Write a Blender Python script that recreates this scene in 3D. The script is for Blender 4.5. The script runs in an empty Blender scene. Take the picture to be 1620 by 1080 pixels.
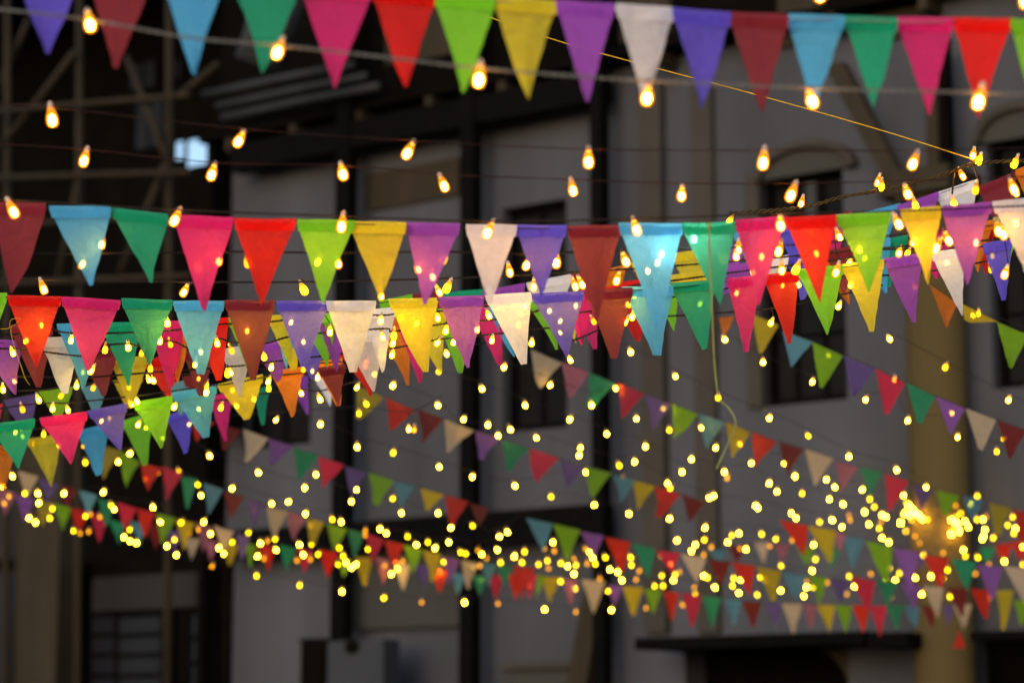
import bpy, math, random
from mathutils import Vector, Matrix, Euler

random.seed(7)
R = math.radians
sc = bpy.context.scene
COL = sc.collection

# ------------------------------------------------------------------ camera
PITCH = R(9.5)
CAMZ = 1.6
FPX = 3825.0                       # 85 mm on 36 mm, in photo pixels (1620 wide)
cd = bpy.data.cameras.new("camera")
cam = bpy.data.objects.new("camera", cd)
COL.objects.link(cam)
cam.location = (0, 0, CAMZ)
cam.rotation_euler = (R(90) + PITCH, 0, 0)
cd.sensor_width = 36
cd.lens = 85
cd.clip_start = 0.1
cd.clip_end = 2000
cd.dof.use_dof = True
cd.dof.focus_distance = 8.75
cd.dof.aperture_fstop = 1.75
cd.dof.aperture_blades = 0
sc.camera = cam

# ------------------------------------------------------------------ world, sun, exposure
SUN_EL, SUN_ROT = R(14), R(205)
w = bpy.data.worlds.new("World")
sc.world = w
w.use_nodes = True
nt = w.node_tree
sky = nt.nodes.new("ShaderNodeTexSky")
sky.sky_type = 'NISHITA'
sky.sun_disc = False
sky.sun_elevation = SUN_EL
sky.sun_rotation = SUN_ROT
sky.air_density = 1.0
sky.dust_density = 1.0
sky.ozone_density = 1.6
bg = nt.nodes["Background"]
bg.inputs[1].default_value = 0.122
nt.links.new(sky.outputs[0], bg.inputs[0])
sd = bpy.data.lights.new("sun", 'SUN')
sd.energy = 0.50
sd.angle = R(40)
sd.color = (1.0, 0.965, 0.985)
sun = bpy.data.objects.new("sun", sd)
COL.objects.link(sun)
sun.rotation_euler = (R(90) - SUN_EL, 0, R(-25))
vs = sc.view_settings
vs.view_transform = 'Standard'
vs.look = 'None'
vs.exposure = 0.95
vs.gamma = 1.0
vs.use_curve_mapping = False

cy = sc.cycles
cy.use_denoising = True
cy.use_adaptive_sampling = False
cy.max_bounces = 6
cy.diffuse_bounces = 3
cy.glossy_bounces = 2
cy.transmission_bounces = 4
cy.transparent_max_bounces = 24
cy.sample_clamp_indirect = 3.0
cy.caustics_reflective = False
cy.caustics_refractive = False
try:
    cy.use_light_tree = True
except Exception:
    pass

# ------------------------------------------------------------------ helpers
CR = Vector((1, 0, 0))
CF = Vector((0, math.cos(PITCH), math.sin(PITCH)))
CU = Vector((0, -math.sin(PITCH), math.cos(PITCH)))
CO = Vector((0, 0, CAMZ))


def ray(px, py):
    return CR * ((px - 810) / FPX) + CF + CU * (-(py - 540) / FPX)


def P(px, py, d):
    """world point seen at photo pixel (px, py) at distance d along the view axis"""
    return CO + ray(px, py) * d


def link(o, parent=None):
    COL.objects.link(o)
    if parent is not None:
        o.parent = parent
    return o


def empty(name, loc=(0, 0, 0), rz=0.0):
    o = bpy.data.objects.new(name, None)
    o.location = loc
    o.rotation_euler = (0, 0, rz)
    o.empty_display_size = 0.1
    return link(o)


def tag(o, label, cat, group=None):
    o["label"] = label
    o["category"] = cat
    if group:
        o["group"] = group
    return o


def mesh_obj(name, verts, faces, mat, parent=None, smooth=False):
    me = bpy.data.meshes.new(name)
    me.from_pydata([tuple(v) for v in verts], [], faces)
    if smooth:
        me.polygons.foreach_set("use_smooth", [True] * len(me.polygons))
    me.materials.append(mat)
    me.update()
    return link(bpy.data.objects.new(name, me), parent)


class MB:
    def __init__(self):
        self.v, self.f = [], []

    def box(self, x0, x1, y0, y1, z0, z1):
        n = len(self.v)
        for z in (z0, z1):
            self.v += [(x0, y0, z), (x1, y0, z), (x1, y1, z), (x0, y1, z)]
        self.f += [(n + 3, n + 2, n + 1, n), (n + 4, n + 5, n + 6, n + 7)]
        for i in range(4):
            j = (i + 1) % 4
            self.f.append((n + i, n + j, n + 4 + j, n + 4 + i))
        return self

    def prism(self, pts, y0, y1):
        """polygon in (x, z) extruded from y0 to y1"""
        n, k = len(self.v), len(pts)
        self.v += [(x, y0, z) for x, z in pts] + [(x, y1, z) for x, z in pts]
        self.f.append(tuple(range(n, n + k)))
        self.f.append(tuple(range(n + 2 * k - 1, n + k - 1, -1)))
        for i in range(k):
            j = (i + 1) % k
            self.f.append((n + j, n + i, n + k + i, n + k + j))
        return self

    def tube(self, pts, r, seg=6, cap=True):
        pts = [Vector(p) for p in pts]
        n0 = len(self.v)
        ref = None
        for i, p in enumerate(pts):
            a = pts[max(i - 1, 0)]
            b = pts[min(i + 1, len(pts) - 1)]
            t = (b - a)
            t = t.normalized() if t.length > 1e-9 else Vector((0, 0, 1))
            if ref is None:
                ref = Vector((0, 0, 1)) if abs(t.z) < 0.9 else Vector((1, 0, 0))
            u = t.cross(ref).normalized()
            ref = u.cross(t).normalized()
            rr = r[i] if isinstance(r, (list, tuple)) else r
            for k in range(seg):
                a_ = 2 * math.pi * k / seg
                self.v.append(tuple(p + u * (rr * math.cos(a_)) + ref * (rr * math.sin(a_))))
        for i in range(len(pts) - 1):
            for k in range(seg):
                k2 = (k + 1) % seg
                a, b = n0 + i * seg, n0 + (i + 1) * seg
                self.f.append((a + k, a + k2, b + k2, b + k))
        if cap:
            self.f.append(tuple(n0 + k for k in reversed(range(seg))))
            self.f.append(tuple(n0 + (len(pts) - 1) * seg + k for k in range(seg)))
        return self

    def build(self, name, mat, parent=None, smooth=False):
        return mesh_obj(name, self.v, self.f, mat, parent, smooth)


# ------------------------------------------------------------------ materials
def node_mat(name):
    m = bpy.data.materials.new(name)
    m.use_nodes = True
    m.node_tree.nodes.clear()
    return m, m.node_tree.nodes, m.node_tree.links


def surface(name, col, rough=0.75, var=0.25, scale=3.0, bump=0.15, metallic=0.0, streak=False, spec=0.15):
    m, n, l = node_mat(name)
    out = n.new("ShaderNodeOutputMaterial")
    b = n.new("ShaderNodeBsdfPrincipled")
    b.inputs["Roughness"].default_value = rough
    b.inputs["Metallic"].default_value = metallic
    b.inputs["Specular IOR Level"].default_value = spec
    tc = n.new("ShaderNodeTexCoord")
    mp = n.new("ShaderNodeMapping")
    mp.inputs["Scale"].default_value = (1, 1, 0.18) if streak else (1, 1, 1)
    nz = n.new("ShaderNodeTexNoise")
    nz.inputs["Scale"].default_value = scale
    nz.inputs["Detail"].default_value = 8
    nz.inputs["Roughness"].default_value = 0.6
    rp = n.new("ShaderNodeValToRGB")
    rp.color_ramp.elements[0].position = 0.3
    rp.color_ramp.elements[1].position = 0.7
    rp.color_ramp.elements[0].color = tuple(c * (1 - var) for c in col) + (1,)
    rp.color_ramp.elements[1].color = tuple(min(1, c * (1 + var)) for c in col) + (1,)
    l.new(tc.outputs["Object"], mp.inputs[0])
    l.new(mp.outputs[0], nz.inputs["Vector"])
    l.new(nz.outputs["Fac"], rp.inputs[0])
    l.new(rp.outputs[0], b.inputs["Base Color"])
    nz2 = n.new("ShaderNodeTexNoise")
    nz2.inputs["Scale"].default_value = scale * 14
    bp = n.new("ShaderNodeBump")
    bp.inputs["Strength"].default_value = bump
    bp.inputs["Distance"].default_value = 0.02
    l.new(tc.outputs["Object"], nz2.inputs["Vector"])
    l.new(nz2.outputs["Fac"], bp.inputs["Height"])
    l.new(bp.outputs[0], b.inputs["Normal"])
    l.new(b.outputs[0], out.inputs[0])
    return m


def fabric(name, col, trans=0.48, clear=0.17):
    """thin non-woven cloth: reflects, lets light through, a little see-through between the threads"""
    m, n, l = node_mat(name)
    out = n.new("ShaderNodeOutputMaterial")
    tc = n.new("ShaderNodeTexCoord")
    oi = n.new("ShaderNodeObjectInfo")
    nz = n.new("ShaderNodeTexNoise")
    nz.inputs["Scale"].default_value = 60
    nz.inputs["Detail"].default_value = 6
    ad = n.new("ShaderNodeVectorMath")
    ad.operation = 'ADD'
    cx = n.new("ShaderNodeCombineXYZ")
    ml = n.new("ShaderNodeMath")
    ml.operation = 'MULTIPLY'
    ml.inputs[1].default_value = 37
    l.new(oi.outputs["Random"], ml.inputs[0])
    l.new(ml.outputs[0], cx.inputs[0])
    l.new(tc.outputs["Object"], ad.inputs[0])
    l.new(cx.outputs[0], ad.inputs[1])
    l.new(ad.outputs[0], nz.inputs["Vector"])
    hs = n.new("ShaderNodeHueSaturation")
    hs.inputs["Color"].default_value = tuple(col) + (1,)
    mr = n.new("ShaderNodeMapRange")
    mr.inputs["From Min"].default_value = 0.25
    mr.inputs["From Max"].default_value = 0.75
    mr.inputs["To Min"].default_value = 0.92
    mr.inputs["To Max"].default_value = 1.05
    l.new(nz.outputs["Fac"], mr.inputs["Value"])
    mh = n.new("ShaderNodeMapRange")
    mh.inputs["To Min"].default_value = 0.9
    mh.inputs["To Max"].default_value = 1.08
    l.new(oi.outputs["Random"], mh.inputs["Value"])
    mm = n.new("ShaderNodeMath")
    mm.operation = 'MULTIPLY'
    l.new(mr.outputs[0], mm.inputs[0])
    l.new(mh.outputs[0], mm.inputs[1])
    l.new(mm.outputs[0], hs.inputs["Value"])
    bp = n.new("ShaderNodeBump")
    bp.inputs["Strength"].default_value = 0.15
    bp.inputs["Distance"].default_value = 0.012
    l.new(nz.outputs["Fac"], bp.inputs["Height"])
    nw = n.new("ShaderNodeTexNoise")                    # soft creases
    nw.inputs["Scale"].default_value = 11
    nw.inputs["Detail"].default_value = 3
    nw.inputs["Distortion"].default_value = 1.2
    l.new(ad.outputs[0], nw.inputs["Vector"])
    bw = n.new("ShaderNodeBump")
    bw.inputs["Strength"].default_value = 0.55
    bw.inputs["Distance"].default_value = 0.03
    l.new(nw.outputs["Fac"], bw.inputs["Height"])
    l.new(bp.outputs[0], bw.inputs["Normal"])
    bp = bw
    df = n.new("ShaderNodeBsdfDiffuse")
    tr = n.new("ShaderNodeBsdfTranslucent")
    tp = n.new("ShaderNodeBsdfTransparent")
    # what shines through is tinted by the dye, washed towards white between the fibres
    tp.inputs[0].default_value = tuple(0.10 + 0.90 * c for c in col) + (1,)
    m1 = n.new("ShaderNodeMixShader")
    m1.inputs[0].default_value = trans
    m2 = n.new("ShaderNodeMixShader")
    m2.inputs[0].default_value = clear
    l.new(hs.outputs[0], df.inputs[0])
    wm = n.new("ShaderNodeMix")
    wm.data_type = 'RGBA'
    wm.inputs[0].default_value = 0.10
    wm.inputs[7].default_value = (0.9, 0.85, 0.8, 1)
    l.new(hs.outputs[0], wm.inputs[6])
    l.new(wm.outputs[2], tr.inputs[0])
    l.new(bp.outputs[0], df.inputs["Normal"])
    l.new(bp.outputs[0], tr.inputs["Normal"])
    l.new(df.outputs[0], m1.inputs[1])
    l.new(tr.outputs[0], m1.inputs[2])
    l.new(m1.outputs[0], m2.inputs[1])
    l.new(tp.outputs[0], m2.inputs[2])
    l.new(m2.outputs[0], out.inputs[0])
    return m


def glow(name, col, strength, neck=0.2):
    """shell of a lit bulb, its amber glow added for the golden halo rim: glows most at the round end, dimmer towards the socket (object z)"""
    m, n, l = node_mat(name)
    out = n.new("ShaderNodeOutputMaterial")
    tc = n.new("ShaderNodeTexCoord")
    sp = n.new("ShaderNodeSeparateXYZ")
    l.new(tc.outputs["Object"], sp.inputs[0])
    mr = n.new("ShaderNodeMapRange")
    mr.interpolation_type = 'SMOOTHSTEP'
    mr.inputs["From Min"].default_value = -0.032
    mr.inputs["From Max"].default_value = -0.008
    mr.inputs["To Min"].default_value = 1.0
    mr.inputs["To Max"].default_value = neck
    l.new(sp.outputs["Z"], mr.inputs["Value"])
    mx = n.new("ShaderNodeMix")
    mx.data_type = 'RGBA'
    mx.inputs[6].default_value = (1.0, 0.36, 0.03, 1)
    mx.inputs[7].default_value = tuple(col) + (1,)
    l.new(mr.outputs[0], mx.inputs[0])
    mu = n.new("ShaderNodeMath")
    mu.operation = 'MULTIPLY'
    mu.inputs[1].default_value = strength
    l.new(mr.outputs[0], mu.inputs[0])
    em = n.new("ShaderNodeEmission")
    l.new(mx.outputs[2], em.inputs[0])
    l.new(mu.outputs[0], em.inputs[1])
    tp = n.new("ShaderNodeBsdfTransparent")
    tp.inputs[0].default_value = (1.0, 0.85, 0.55, 1)
    ms = n.new("ShaderNodeMixShader")
    ms.inputs[0].default_value = 0.5
    l.new(tp.outputs[0], ms.inputs[1])
    l.new(em.outputs[0], ms.inputs[2])
    l.new(ms.outputs[0], out.inputs[0])
    return m


def hot(name, col, strength):
    """the glowing filament block inside a bulb"""
    m, n, l = node_mat(name)
    out = n.new("ShaderNodeOutputMaterial")
    em = n.new("ShaderNodeEmission")
    em.inputs[0].default_value = tuple(col) + (1,)
    em.inputs[1].default_value = strength
    l.new(em.outputs[0], out.inputs[0])
    return m


M = dict(
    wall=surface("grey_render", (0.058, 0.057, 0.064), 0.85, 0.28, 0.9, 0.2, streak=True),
    wall_dark=surface("dark_render", (0.020, 0.018, 0.017), 0.85, 0.2, 0.8, 0.2, streak=True),  # darker render on the hall's fascia and sign board
    brown=surface("brown_timber", (0.030, 0.021, 0.011), 0.7, 0.25, 5, 0.3, streak=True),
    trim=surface("tan_trim", (0.046, 0.039, 0.031), 0.8, 0.15, 2, 0.2),
    cream=surface("cream_column", (0.082, 0.055, 0.018), 0.8, 0.12, 1.2, 0.2, streak=True),
    black=surface("black_steel", (0.0035, 0.0030, 0.0024), 0.6, 0.2, 4, 0.1, spec=0.02),
    void=surface("unlit_black", (0.0040, 0.0032, 0.0024), 0.8, 0.3, 2, 0.2, spec=0.01),  # near-black with interior shade painted in; also serves dark boards and doors
    glass=surface("dark_glass", (0.009, 0.0085, 0.008), 0.4, 0.2, 1, 0.0, spec=0.03),
    blueglass=surface("shop_glass", (0.011, 0.011, 0.014), 0.35, 0.1, 1, 0.0),
    pale=surface("pale_metal", (0.034, 0.034, 0.035), 0.5, 0.15, 3, 0.1),
    panel=surface("olive_panel", (0.042, 0.039, 0.033), 0.8, 0.1, 1.2, 0.1),
    ground=surface("concrete_paving", (0.14, 0.135, 0.13), 0.9, 0.25, 2, 0.4),
    wire=surface("dark_wire", (0.022, 0.014, 0.011), 0.55, 0.2, 20, 0.0),
    wire_red=surface("red_wire", (0.030, 0.008, 0.006), 0.55, 0.2, 20, 0.0),
    wire_grey=surface("grey_rope", (0.17, 0.155, 0.14), 0.8, 0.2, 30, 0.1),
    rope=surface("brown_rope", (0.05, 0.036, 0.014), 0.8, 0.3, 30, 0.2),
    gold=surface("gold_twine", (0.55, 0.33, 0.02), 0.7, 0.2, 30, 0.1),
    ribbon=surface("green_raffia", (0.24, 0.26, 0.085), 0.7, 0.2, 12, 0.1),
    socket=surface("amber_plastic", (0.62, 0.42, 0.30), 0.4, 0.1, 20, 0.0),
)
FAB = {
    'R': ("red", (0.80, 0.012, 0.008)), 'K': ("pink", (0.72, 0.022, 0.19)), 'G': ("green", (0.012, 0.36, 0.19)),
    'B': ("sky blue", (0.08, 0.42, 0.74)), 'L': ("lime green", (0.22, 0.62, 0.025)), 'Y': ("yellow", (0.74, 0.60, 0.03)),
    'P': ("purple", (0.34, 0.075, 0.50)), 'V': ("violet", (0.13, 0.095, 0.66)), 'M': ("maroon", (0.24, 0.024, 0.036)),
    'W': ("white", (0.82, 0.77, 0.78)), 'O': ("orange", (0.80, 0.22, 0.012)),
    # the second set of small pennants; darkened too for the weaker light far back
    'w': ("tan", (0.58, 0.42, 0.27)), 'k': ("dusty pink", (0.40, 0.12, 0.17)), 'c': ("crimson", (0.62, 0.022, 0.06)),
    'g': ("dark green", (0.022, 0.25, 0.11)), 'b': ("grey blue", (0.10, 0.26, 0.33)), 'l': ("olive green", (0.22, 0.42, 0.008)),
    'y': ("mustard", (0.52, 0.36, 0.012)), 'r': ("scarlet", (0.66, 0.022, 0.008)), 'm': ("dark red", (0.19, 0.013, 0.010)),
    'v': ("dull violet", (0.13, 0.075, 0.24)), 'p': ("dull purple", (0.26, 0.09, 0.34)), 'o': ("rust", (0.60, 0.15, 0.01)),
}
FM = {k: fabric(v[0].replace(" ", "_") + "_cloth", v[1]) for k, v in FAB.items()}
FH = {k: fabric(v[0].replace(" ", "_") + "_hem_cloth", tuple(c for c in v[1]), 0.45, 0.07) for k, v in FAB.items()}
GL = {                             # shell, core
    'n': (glow("shell_warm", (1.0, 0.27, 0.004), 2.0, 0.45), hot("core_warm", (1.0, 0.50, 0.055), 125)),
    'b': (glow("shell_bright", (1.0, 0.60, 0.002), 6.5, 0.3), hot("core_bright", (1.0, 0.74, 0.045), 165)),
    's': (glow("shell_strong", (1.0, 0.45, 0.006), 12.0, 0.3), hot("core_strong", (1.0, 0.62, 0.020), 800)),
    'c': (glow("shell_cool", (0.35, 0.8, 1.0), 10.0), hot("core_cool", (0.35, 0.75, 1.0), 420)),
    'm': (glow("shell_medium", (1.0, 0.66, 0.004), 4.5), hot("core_medium", (1.0, 0.74, 0.010), 15)),
    'd': (glow("shell_dim", (1.0, 0.38, 0.008), 2.0), hot("core_dim", (1.0, 0.50, 0.015), 2)),
}

# ------------------------------------------------------------------ ground and building
g = MB()
g.v = [(-400, -200, 0), (400, -200, 0), (400, 600, 0), (-400, 600, 0)]
g.f = [(0, 1, 2, 3)]
go = g.build("ground", M['ground'])
go["kind"] = "structure"

WD = 24.0
WROT = R(-37.4)
WU = Vector((math.cos(WROT), math.sin(WROT), 0))
WN = Vector((-math.sin(WROT), math.cos(WROT), 0))     # into the wall
WO = Vector((0, WD, 0))


def wp(px, py, off=0.0):
    """photo pixel -> (s along the facade, z) on the plane lying off metres in front of the wall"""
    r = ray(px, py)
    o = WO - WN * off
    t = (o - CO).dot(WN) / r.dot(WN)
    p = CO + r * t
    return (p - WO).dot(WU), p.z


def rect(x0, y0, x1, y1, off=0.0):
    ym, xm = (y0 + y1) / 2, (x0 + x1) / 2
    return wp(x0, ym, off)[0], wp(x1, ym, off)[0], max(wp(xm, y1, off)[1], 0.0), wp(xm, y0, off)[1]


bld = empty("building", WO, WROT)
tag(bld, "grey rendered building with black steel posts and arched windows behind the bunting", "building")


def wbox(name, x0, y0, x1, y1, off, depth, mat, parent=bld):
    """a box whose front face covers the photo rectangle, off metres in front of the wall"""
    s0, s1, z0, z1 = rect(x0, y0, x1, y1, off)
    return MB().box(s0, s1, -off, -off + depth, z0, z1).build(name, mat, parent)


def wall_mesh(name, s0, s1, z0, z1, holes, mat, depth=0.35, y=0.0, parent=bld):
    xs = sorted({s0, s1, *[h[0] for h in holes], *[h[1] for h in holes]})
    zs = sorted({z0, z1, *[h[2] for h in holes], *[h[3] for h in holes]})
    xs = [x for x in xs if s0 <= x <= s1]
    zs = [z for z in zs if z0 <= z <= z1]
    m = MB()
    for i in range(len(xs) - 1):
        for j in range(len(zs) - 1):
            cx_, cz_ = (xs[i] + xs[i + 1]) / 2, (zs[j] + zs[j + 1]) / 2
            if any(h[0] < cx_ < h[1] and h[2] < cz_ < h[3] for h in holes):
                continue
            n = len(m.v)
            m.v += [(xs[i], y, zs[j]), (xs[i + 1], y, zs[j]), (xs[i + 1], y, zs[j + 1]), (xs[i], y, zs[j + 1])]
            m.f.append((n, n + 1, n + 2, n + 3))
    for a, b, c, d in holes:                     # reveals
        for q in (((a, c), (b, c)), ((b, c), (b, d)), ((b, d), (a, d)), ((a, d), (a, c))):
            n = len(m.v)
            (xa, za), (xb, zb) = q
            m.v += [(xa, y, za), (xb, y, zb), (xb, y + depth, zb), (xa, y + depth, za)]
            m.f.append((n, n + 1, n + 2, n + 3))
    return m.build(name, mat, parent)


ROOFZ = wp(900, 128)[1]
win = {
    'mid': rect(795, 322, 897, 680), 'left': rect(386, 560, 492, 706), 'arch': rect(1203, 272, 1337, 638),
    'edge': rect(1565, 215, 1660, 612), 'shop': rect(1085, 1024, 1345, 1300), 'gate': rect(1536, 1000, 1680, 1300),
}
sL, sR = wp(362, 600)[0], wp(1900, 540)[0]
wall_mesh("wall", sL, sR, 0, ROOFZ + 0.02, [tuple(h) for h in win.values()], M['wall'])


def window(key, mull=(), trans=(), mat=None, pane_mat=None):
    a, b, c, d = win[key]
    f = MB()
    t = 0.06
    f.box(a, a + t, 0.12, 0.2, c, d).box(b - t, b, 0.12, 0.2, c, d)
    f.box(a + t, b - t, 0.12, 0.2, c, c + t).box(a + t, b - t, 0.12, 0.2, d - t, d)
    fr = f.build("window", mat or M['black'], bld)
    xs = [a + t] + [a + (b - a) * q for q in mull] + [b - t]
    zs = [c + t] + [c + (d - c) * q for q in trans] + [d - t]
    for q in xs[1:-1]:
        MB().box(q - 0.025, q + 0.025, 0.13, 0.19, c + t, d - t).build("mullion", mat or M['black'], fr)
    for i in range(len(xs) - 1):
        for j in range(len(zs) - 1):
            MB().box(xs[i] + 0.026, xs[i + 1] - 0.026, 0.16, 0.168, zs[j] + 0.015, zs[j + 1] - 0.015).build(
                "pane", pane_mat or M['glass'], fr)
    return fr


window('mid', (0.5,), (0.33, 0.66))
window('left', (0.5,))
window('arch', (0.33, 0.67), (0.3, 0.6))
window('edge', (0.5,), (0.3, 0.6))
# light strip behind the arched window, left of its middle
a, b, c, d = win['arch']
MB().box(a + (b - a) * 0.50, a + (b - a) * 0.62, 0.10, 0.118, c + (d - c) * 0.80, d - 0.08).build("curtain", M['pale'], bld)

# solid near-black blocks painted as the unlit rooms behind the openings
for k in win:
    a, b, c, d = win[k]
    MB().box(a - 0.3, b + 0.3, 0.36, 1.7, c - 0.1, d + 0.1).build("unlit_room_block", M['void'], bld)


def arch(x0, x1, ybase, ytop, off, w_px, mat, fill):
    """arched brown surround over a window, with its filled lunette"""
    s0, z0 = wp(x0, ybase, off)
    s1, _ = wp(x1, ybase, off)
    _, zt = wp((x0 + x1) / 2, ytop, off)
    z0 = wp((x0 + x1) / 2, ybase, off)[1]
    cx_, rx, rz = (s0 + s1) / 2, (s1 - s0) / 2, zt - z0
    wd = w_px / (FPX / WD)
    n = 16
    outer = [(cx_ - rx * math.cos(math.pi * i / n), z0 + rz * math.sin(math.pi * i / n)) for i in range(n + 1)]
    inner = [(cx_ - (rx - wd) * math.cos(math.pi * i / n), z0 + (rz - wd) * math.sin(math.pi * i / n)) for i in range(n + 1)]
    m = MB()
    for i in range(n):
        m.prism([outer[i], inner[i], inner[i + 1], outer[i + 1]], -off, 0.0)
    o = m.build("arch_surround", mat, bld)
    MB().prism(list(reversed(inner)), -off * 0.4, -0.002).build("lunette", fill, o)


arch(1190, 1350, 272, 220, 0.12, 12, M['trim'], M['panel'])
arch(1535, 1680, 215, 158, 0.12, 12, M['trim'], M['panel'])
wbox("jamb", 1180, 275, 1202, 645, 0.05, 0.05, M['trim'])
wbox("pilaster", 1014, 132, 1048, 1000, 0.10, 0.098, M['trim'])
wbox("pilaster", 1098, 132, 1130, 1000, 0.07, 0.068, M['trim'])
wbox("recess_panel", 577, 262, 725, 322, 0.04, 0.038, M['brown'])
wbox("base_panel", 548, 872, 726, 992, 0.10, 0.098, M['panel'])

# steel frame in front of the wall
for x0, x1, y0, y1 in ((528, 550, -60, 1010), (727, 748, -60, 1300), (935, 953, -60, 1300)):
    wbox("steel_post", x0, y0, x1, y1, 0.42, 0.14, M['black'])
wbox("steel_beam", 365, 170, 952, 214, 0.40, 0.20, M['black'])
wbox("steel_beam", 350, 818, 952, 866, 0.40, 0.20, M['black'])
s0, z0 = wp(366, 300)
MB().box(s0 - 0.10, s0 + 0.0, -0.30, 0.3, 0, ROOFZ).build("corner_pier", M['void'], bld)

# lit column at the end of the light strings
a, b, c, d = rect(1444, 500, 1531, 1100, 0.30)
cm = MB()
cx_, rr = (a + b) / 2, (b - a) / 2
ring = [(cx_ + rr * math.cos(t), -0.30 + rr * 0.95 * math.sin(t)) for t in [2 * math.pi * i / 20 for i in range(20)]]
n = len(cm.v)
for z in (0, wp(1487, 300, 0.6)[1]):
    cm.v += [(x, y, z) for x, y in ring]
for i in range(20):
    j = (i + 1) % 20
    cm.f.append((i, j, 20 + j, 20 + i))
cm.f.append(tuple(range(20, 40)))
colm = cm.build("column", M['cream'], bld, True)
zc = wp(1487, 300, 0.6)[1]
MB().box(a - 0.08, b + 0.08, -0.30 - rr - 0.08, 0.1, zc + 0.003, zc + 0.22).build("capital", M['brown'], colm)
# brown posts and brace under the eaves at the right
wbox("eaves_post", 1464, 60, 1482, 272, 0.45, 0.10, M['brown'])
wbox("eaves_post", 1486, 60, 1500, 272, 0.40, 0.10, M['void'])
p0, p1 = wp(1318, 100, 0.6), wp(1432, 318, 0.6)
MB().prism([(p0[0] - 0.09, p0[1]), (p1[0] - 0.09, p1[1]), (p1[0] + 0.09, p1[1]), (p0[0] + 0.09, p0[1])], -0.6, -0.48).build("brace", M['brown'], bld)

# awnings, ledges and brace at the bottom
for x0, x1, y0, y1 in ((1004, 1366, 1003, 1022), (1372, 1436, 1000, 1022), (1534, 1700, 996, 1010)):
    wbox("awning", x0, y0, x1, y1, 0.8, 0.798, M['black'])
a, b, c, d = win['shop']
m = MB()
for i in range(8):
    t0, t1 = math.pi / 2 * i / 8, math.pi / 2 * (i + 1) / 8
    m.prism([(b - 0.02 - 0.45 * (1 - math.sin(t0)), d - 0.45 * (1 - math.cos(t0))), (b, d - 0.45 * (1 - math.cos(t0))),
             (b, d - 0.45 * (1 - math.cos(t1))), (b - 0.02 - 0.45 * (1 - math.sin(t1)), d - 0.45 * (1 - math.cos(t1)))][::-1], 0.05, 0.25)
m.build("arch_bracket", M['brown'], bld)
p0, p1 = wp(938, 930, 0.35), wp(908, 1095, 0.35)
MB().prism([(p0[0] - 0.10, p0[1]), (p1[0] - 0.10, p1[1]), (p1[0] + 0.13, p1[1]), (p0[0] + 0.10, p0[1])], -0.36, -0.24).build("brace", M['brown'], bld)
wbox("ledge", 788, 1045, 906, 1057, 0.30, 0.298, M['trim'])
wbox("counter_panel", 796, 1059, 900, 1290, 0.22, 0.218, M['panel'])

# canopy roof: boards darkened for roof shade, rafters and gutter
roofS1 = sR
MB().box(sL - 0.2, roofS1, -0.35, 0.4, ROOFZ + 0.03, ROOFZ + 0.10).build("eaves", M['void'], bld)
MB().box(sL - 0.2, roofS1, -0.02, 0.4, ROOFZ + 0.104, ROOFZ + 4.0).build("roof_shade_board", M['void'], bld)  # upright near-black board standing in for the shaded roof underside
rs = sL + 0.2
while rs < roofS1:
    MB().box(rs, rs + 0.09, -0.33, -0.05, ROOFZ - 0.12, ROOFZ + 0.028).build("rafter", M['brown'], bld)
    rs += 0.95
for x0_, y0_, x1_, y1_ in ((610, 20, 640, 100), (660, 10, 720, 90), (1230, -60, 1300, 70), (980, -60, 1060, 60), (1380, -60, 1460, 60)):
    wbox("shutter", x0_, y0_, x1_, y1_, 0.05, 0.028, M['brown'])
for xa_, ya_, xb_, yb_, off in ((322, 150, 560, 102, 0.62), (344, 168, 580, 120, 0.56), (352, 186, 600, 136, 0.52)):
    q0, q1 = wp(xa_, ya_, off), wp(xb_, yb_, off)
    MB().tube([(q0[0], -off, q0[1]), ((q0[0] + q1[0]) / 2, -off, (q0[1] + q1[1]) / 2 + 0.01), (q1[0], -off, q1[1])], 0.045, 8).build("service_pipe", M['pale'], bld, True)
x0, zt = wp(440, 60, 1.8)
MB().tube([(x0 - 0.25, -1.8, ROOFZ + 0.2), (x0 + 0.1, -1.8, ROOFZ + 1.0)], 0.26, 16).build("duct", M['pale'], bld, True)

# ------------------------------------------------------------------ dark hall at the left
hall = empty("market_hall", WO, WROT)
tag(hall, "unlit hall with its shade painted near-black left of the grey wall with a gap of sky", "hall")
HB = 5.0                                                   # its back wall lies 5 m behind the facade
gap1, gap2 = rect(278, 224, 290, 252, -HB), rect(296, 218, 345, 260, -HB)
hs0, hs1 = wp(-500, 500, -HB)[0] - 3, wp(380, 300, -HB)[0] + 2.5
HZ = ROOFZ + 4.2
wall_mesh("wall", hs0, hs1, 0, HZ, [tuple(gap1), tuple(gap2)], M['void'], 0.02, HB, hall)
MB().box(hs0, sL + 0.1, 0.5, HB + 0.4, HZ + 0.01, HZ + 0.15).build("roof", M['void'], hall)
for x0, y0, x1, y1 in ((205, 95, 250, 145), (214, 150, 262, 238), (268, 92, 290, 130)):
    a, b, c, d = rect(x0, y0, x1, y1, -HB + 0.05)
    o = MB().box(a, b, HB - 0.06, HB - 0.01, c, d).build("window", M['black'], hall)
    MB().box(a + 0.05, (a + b) / 2 - 0.03, HB - 0.075, HB - 0.062, c + 0.05, d - 0.05).build("pane", M['blueglass'], o)
    MB().box((a + b) / 2 + 0.03, b - 0.05, HB - 0.075, HB - 0.062, c + 0.05, d - 0.05).build("pane", M['blueglass'], o)


def hbox(name, x0, y0, x1, y1, off, depth, mat, parent=hall):
    return wbox(name, x0, y0, x1, y1, off, depth, mat, parent)


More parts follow.
